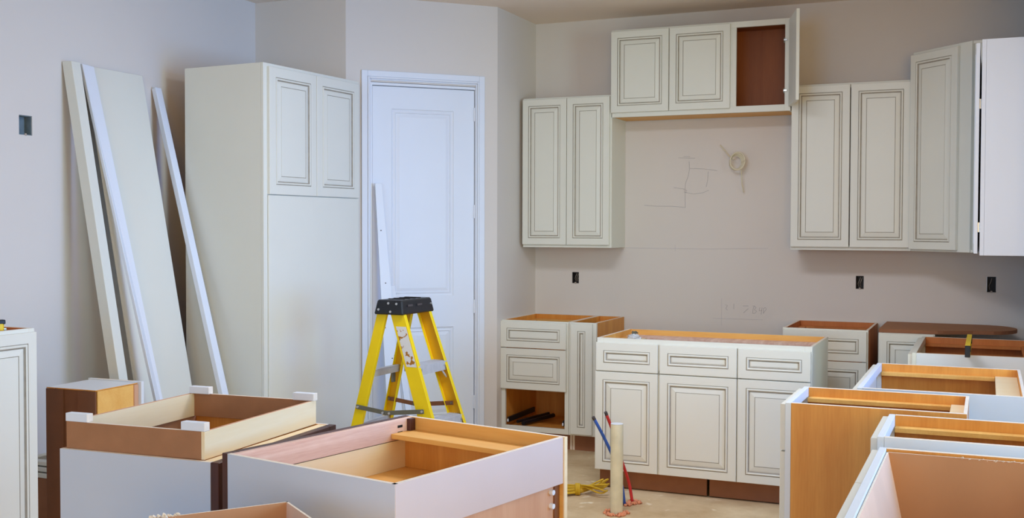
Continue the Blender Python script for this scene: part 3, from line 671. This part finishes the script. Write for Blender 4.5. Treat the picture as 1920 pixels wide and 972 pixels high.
def twist(T0, T1, B0, B1, th, name, label):
    T0, T1, B0, B1 = map(Vector, (T0, T1, B0, B1)); n = (T1-T0).cross(B0-T0).normalized()
    if n.x > 0: n = -n
    m_ = MB(); n2 = -n*th
    m_.hexa([B0, B1, B1+n2, B0+n2, T0, T1, T1+n2, T0+n2], 'trim'); return tag(m_.build(name, bevel=.002), label, 'board', 'boards leaning against the left wall')
twist((XL+.034, -3.018, 2.378), (XL+.034, -2.932, 2.372), (-.735, -3.04, .002), (-.785, -2.95, .002), .02, 'moulding_board', 'narrow white moulding leaning over the left edge of the wide panel')
lean_board('batten', 'slim white batten leaning between the wide panel and the pantry cabinet', (XL+.004, -2.432, 2.318), (-.735, -2.535, .002), (0, 1, 0), .052, .03, (1, 0, .3), 'trim')

# slats leaning on the closet door
def slat(s0, s1, zt, bs0, bs1, name, label, k='trim', dots=()):
    a = dg(s1, zt, .026); b = dg(s0, zt, .026); c = dg(bs0, .002, .20); d = dg(bs1, .002, .20); th = Vector((k2, -k2, 0))*.012
    m_ = MB(); m_.hexa([d, c, c+th, d+th, a, b, b+th, a+th], k); o = m_.build(name, bevel=.001)
    tag(o, label, 'board')
    for i, (f_, g_) in enumerate(dots):
        p = (a.lerp(b, g_)).lerp(d.lerp(c, g_), f_)+th*1.01
        q = MB(); q.tube([p, p+th*.12], .004, 'cap', 8); q.build('nail_hole', o)
    return o
slat(.817, .862, 1.795, .70, .81, 'slat', 'taller white slat with nail holes leaning on the door behind the ladder', 'trim', ((.17, .4), (.36, .5), (.52, .2), (.62, .8), (.63, .6), (.75, .3)))
slat(.731, .775, 1.13, .62, .66, 'slat', 'shorter white slat leaning on the door, hidden mostly by the ladder')

# ---------------------------------------------------------------- stepladder (steps face +X)
t = thing('stepladder', 'yellow fibreglass stepladder with black top cap in front of the white door', 'ladder', (.17, -2.29, 0), -1.5)
def R3(fx_top, fx_foot, sy, wt, wf, name, k='yellow', kin='yelin', flange=.026, zt=1.07):
    """channel rail: web faces +-Y outward, flanges point inward; sy=-1 near side"""
    yt, yf = sy*.148, sy*.188; th = .004; m_ = MB()
    P0 = Vector((fx_foot, yf, .02)); P1 = Vector((fx_top, yt, zt))
    ax = Vector((1, 0, 0)); ay = Vector((0, -sy, 0))
    i = len(m_.v)
    def prof(w): a = w/2; return [(-a, 0), (a, 0), (a, flange), (a-th, flange), (a-th, th), (-a+th, th), (-a+th, flange), (-a, flange)]
    pf, pt = prof(wf), prof(wt)
    m_.v += [tuple(P0+ax*a+ay*b) for a, b in pf]+[tuple(P1+ax*a+ay*b) for a, b in pt]
    for j in range(8):
        b = (j+1) % 8; m_.f.append((i+j, i+b, i+8+b, i+8+j)); m_.m.append(m_.mi(kin if j in (4,) else k))
    m_.f.append(tuple(i+j for j in reversed(range(8)))); m_.m.append(m_.mi(k)); m_.f.append(tuple(i+8+j for j in range(8))); m_.m.append(m_.mi(k))
    o = m_.build(name, t, .0015)
    ft = MB(); ft.box(fx_foot-wf/2-.006, fx_foot+wf/2+.006, min(yf-sy*.03, yf+sy*.006), max(yf-sy*.03, yf+sy*.006), 0, .05, 'rubber'); ft.build('rubber_foot', o, .004)
    return o
FT, FF, AT, AF = .035, .385, -.050, -.305
for sy in (-1, 1):
    fr_ = R3(FT, FF, sy, .082, .094, 'front_rail'); R3(AT, AF, sy, .056, .064, 'rear_rail')
    if sy == -1: front = fr_
def fxz(z, top, foot): return foot+(top-foot)*(z-.02)/1.05
def yz(z): return .188-.040*(z-.02)/1.05
for z in (.78, .49, .20):
    X = fxz(z, FT, FF); y_ = yz(z)-.005; m_ = MB()
    m_.box(X-.045, X+.045, -y_, y_, z-.004, z, 'alu'); m_.box(X+.041, X+.045, -y_, y_, z-.05, z-.004, 'alu'); m_.box(X-.045, X-.041, -y_, y_, z-.03, z-.004, 'alu')
    for i in range(6): m_.box(X-.038+i*.014, X-.034+i*.014, -y_, y_, z, z+.0022, 'alu')
    st_ = m_.build('step', t)
    for s in (-1, 1):
        q = MB(); q.tube([(X+.03, s*(y_-.055), z-.03), (X+.045, s*(y_-.004), z-.09)], .005, 'alu', 6); q.build('step_brace', st_)
        q = MB(); q.tube([(X+.046, s*(y_-.03), z-.02), (X+.0485, s*(y_-.03), z-.02)], .006, 'rivet', 8); q.build('rivet', st_)
for z in (.72, .43, .16):
    X = fxz(z, AT, AF); y_ = yz(z)-.005; m_ = MB(); m_.box(X-.010, X+.010, -y_, y_, z-.018, z+.018, 'alu'); m_.box(X-.014, X+.014, -y_, y_, z+.018, z+.021, 'alu'); b_ = m_.build('rear_crossbar', t)
    q = MB(); q.box(X-.016, X-.004, y_-.05, y_-.02, z-.075, z-.018, 'steel'); q.build('crossbar_bracket', b_, .002)
# spreaders
for sy, k_ in ((-1, 'steel'), (1, 'brace')):
    y_ = sy*(.170+.006) if sy < 0 else .150
    za_, zb_, zm = .545, .548, .525
    A = Vector((fxz(.545, AT, AF)-.01, y_, za_)); Bp = Vector((fxz(.55, FT, FF)+.0, y_, zb_)); Mi = Vector(((A.x+Bp.x)/2-.02, y_, zm))
    for (p, q_) in ((A, Mi), (Mi, Bp)):
        m_ = MB(); dr = (q_-p).normalized(); up = dr.cross(Vector((0, 1, 0))).normalized(); p_ = p-dr*.012; r_ = q_+dr*.012; th = Vector((0, .003 if p is A else -.003, 0))
        m_.hexa([p_-up*.012, r_-up*.012, r_-up*.012+th, p_-up*.012+th, p_+up*.012, r_+up*.012, r_+up*.012+th, p_+up*.012+th], k_); m_.build('spreader_bar', t, .002)
    for p in (A, Bp, Mi+Vector((.02, 0, 0)), Mi-Vector((.02, 0, 0))):
        m_ = MB(); m_.tube([p+Vector((0, -.007, 0)), p+Vector((0, .004, 0))], .0065, 'rivet' if sy < 0 else 'steel', 8); m_.build('rivet', t)
# cap
cz0, cz1 = 1.047, 1.124; m_ = MB()
a0, b0, a1, b1 = .090, .172, .076, .158
m_.hexa([(-a0, -b0, cz0), (a0, -b0, cz0), (a0, b0, cz0), (-a0, b0, cz0), (-a1, -b1, cz1), (a1, -b1, cz1), (a1, b1, cz1), (-a1, b1, cz1)], 'black')
cap = m_.build('top_cap', t, .007)
for y in (-.085, -.03, .03, .085):
    q = MB(); q.box(-.05, .05, y-.008, y+.008, cz1-.001, cz1+.004, 'rubber'); q.build('cap_rib', cap, .003)
for y in (-.085, .015): q = MB(); q.hexa([(a0-.006, y-.025, cz0+.042), (a0-.003, y-.025, cz0+.042), (a0-.003, y+.025, cz0+.042), (a0-.006, y+.025, cz0+.042), (a0-.008, y-.025, cz0+.052), (a0-.0045, y-.025, cz0+.052), (a0-.0045, y+.025, cz0+.052), (a0-.008, y+.025, cz0+.052)], 'cap'); q.build('cap_slot', cap)
for x, z in ((-.062, .026), (-.005, .060), (.045, .058), (.012, .016)):
    yy = -(b0-(b0-b1)*z/.077); q = MB(); q.tube([(x, yy-.003, cz0+z), (x, yy+.004, cz0+z)], .0065, 'rivet', 8); q.build('rivet', cap)
q = MB(); q.tube([(a0-.008, .140, cz0+.045), (a0+.001, .140, cz0+.045)], .005, 'rivet', 8); q.build('rivet', cap)
# worn label on the near front rail
q = MB(); z0_, z1_ = .775, .985
def onrail(dx, z): return (fxz(z, FT, FF)+dx, -yz(z)-.0008, z)
q.face([onrail(-.028, z0_), onrail(.034, z0_), onrail(.034, z1_), onrail(-.028, z1_)], 'sticker'); q.face([(*onrail(-.028, z0_)[:1], onrail(0, z0_)[1]+.0006, z0_), (onrail(-.028, z1_)[0], onrail(0, z1_)[1]+.0006, z1_), (onrail(.034, z1_)[0], onrail(0, z1_)[1]+.0006, z1_), (onrail(.034, z0_)[0], onrail(0, z0_)[1]+.0006, z0_)], 'sticker')
q.build('warning_label', front, fix=False, label='peeling white label')

# ---------------------------------------------------------------- pipes
px0 = (1.290, -2.015)
o = MB(); o.tube([(px0[0], px0[1], -.02), (px0[0], px0[1], .478)], .0335, 'pvc', 24, cap=False); o.tube([(px0[0], px0[1], .478), (px0[0], px0[1], .30)], .0300, 'pvc', 24, cap=True)
i0 = 0
ring = MB(); 
o.tube([(px0[0], px0[1], .4765), (px0[0], px0[1], .4785)], .0335, 'trim', 24); tag(o.build('pvc_pipe', smooth=False), 'stained cream plastic drain pipe standing up from the floor', 'pipe')
def catm(P, n=8):
    P = [Vector(p) for p in P]; P = [P[0]*2-P[1]]+P+[P[-1]*2-P[-2]]; out = []
    for i in range(1, len(P)-2):
        for j in range(n):
            t_ = j/n; a, b, c, d = P[i-1], P[i], P[i+1], P[i+2]
            out.append(.5*((2*b)+(c-a)*t_+(2*a-5*b+4*c-d)*t_*t_+(3*b-a-3*c+d)*t_**3))
    return out+[P[-2]]
def pex(name, pts, k, r, label):
    pp = catm(pts, 6); o = thing(name, label, 'pipe', (0, 0, 0)); o.location = pts[0]; off = Vector(pts[0])
    m_ = MB(); m_.tube([p-off for p in pp], r, k, 10); m_.build('pipe_tube', o, smooth=True)
    e = pp[-1]-off; d_ = (pp[-1]-pp[-2]).normalized(); m_ = MB(); m_.tube([e-d_*.012, e+d_*.006], r*1.08, 'cap', 10); m_.build('pipe_end', o)
    return o
yb = -1.93
bl = [atz for atz in (px(1171, 948, 'z', 0), px(1166, 912, 'y', -1.86), px(1151, 862, 'y', -1.92), px(1132, 820, 'y', -1.97), px(1113, 784, 'y', -2.02))]
pex('blue_water_pipe', bl, 'blue', .0085, 'blue plastic water pipe leaning left behind the drain pipe')
rd = [px(1186, 944, 'z', 0), px(1179, 905, 'y', -1.77), px(1167, 868, 'y', -1.83), px(1150, 812, 'y', -1.92), px(1136, 775, 'y', -1.98)]
pex('red_water_pipe', rd, 'red', .0085, 'red plastic water pipe leaning left behind the drain pipe')
def putty(p, r, n, label):
    m_ = MB()
    for i in range(n):
        a = random.random()*6.28; d_ = r*(.58+.42*random.random()); c = Vector((p[0]+d_*math.cos(a), p[1]+d_*math.sin(a), random.uniform(0, .004))); s_ = random.uniform(.004, .011)
        m_.tube([c, c+Vector((random.uniform(-1, 1)*s_, random.uniform(-1, 1)*s_, s_*.7)), c+Vector((random.uniform(-1, 1)*s_, random.uniform(-1, 1)*s_, s_*1.2))], [s_*.8, s_, s_*.3], 'putty', 6)
    o = m_.build('putty_crumbs', smooth=True); o['kind'] = 'stuff'; tag(o, label, 'putty')
putty((1.290, -2.02), .062, 70, 'orange sealant crumbs around the foot of the cream drain pipe')
putty((bl[0].x, bl[0].y), .028, 34, 'orange sealant crumbs around the foot of the blue pipe')
putty((rd[0].x+.01, rd[0].y), .04, 40, 'orange sealant crumbs around the foot of the red pipe')

# yellow extension cable bundle on the floor
t = thing('cable_bundle', 'bundled yellow electric cable lying on the floor left of the drain pipe', 'cable', (.965, -1.715, 0), 23.4)
rnd = random.Random(3)
for i in range(7):
    h1 = .01+rnd.random()*.075; sp = (i-3)*.032+rnd.uniform(-.01, .01); le = rnd.uniform(.13, .20); ri = rnd.uniform(.12, .17); zc = .014+i*.006
    pts = [(.0, (i-3)*.004, zc+.004), (-le*.5, sp*.5, zc*.8+.006), (-le, sp, max(.008, h1*.6)), (-le-.02, sp+.03, max(.008, h1*.4)), (-le*.8, sp+.045, .012), (-le*.4, sp*.4+.02, .014), (0, (i-3)*.004+.006, zc), (ri*.5, -sp*.5, zc+h1*.3), (ri, -sp, .012+h1), (ri+.012, -sp+.016, .010+h1), (ri*.8, -sp+.02, .012+h1*.5), (.01, (i-3)*.004, zc+.008)]
    m_ = MB(); m_.tube(catm(pts, 5), .0046, 'cable', 7); m_.build('cable_loop', t, smooth=True)
m_ = MB()
for j in range(3):
    m_.tube([(j*.009-.012, .026*math.cos(a_), .034+.03*math.sin(a_)) for a_ in [2*math.pi*q/16 for q in range(17)]], .0055, 'cable', 7)
m_.build('cable_tie', t, smooth=True)

# cream cable coil sticking out of the back wall
cc = px(1382, 305, 'y', -.06); t = thing('wire_coil', 'cream electric cable coiled and hanging from back wall over the range space', 'cable', cc)
for j in range(4):
    r1 = .043+.003*j; m_ = MB()
    m_.tube([(-.010+.006*j+r1*.95*math.cos(a_), -.008*j+.01*math.sin(a_), r1*1.15*math.sin(a_)+.003*j) for a_ in [2*math.pi*q/24 for q in range(25)]], .0052, 'wire', 7); m_.build('coil_turn', t, smooth=True)
m_ = MB(); m_.tube(catm([tuple(px(1350, 272, 'y', -.004)-cc), tuple(px(1360, 284, 'y', -.02)-cc), tuple(px(1371, 297, 'y', -.05)-cc), (-.02, 0, .02)]), .0042, 'wire', 7); m_.build('cable_tail', t, smooth=True)
m_ = MB(); m_.tube(catm([(.03, -.01, -.02), tuple(px(1390, 325, 'y', -.06)-cc), tuple(px(1391, 343, 'y', -.05)-cc), tuple(px(1394, 361, 'y', -.03)-cc)]), [.0042]*25, 'wire', 7); m_.build('cable_tail', t, smooth=True)
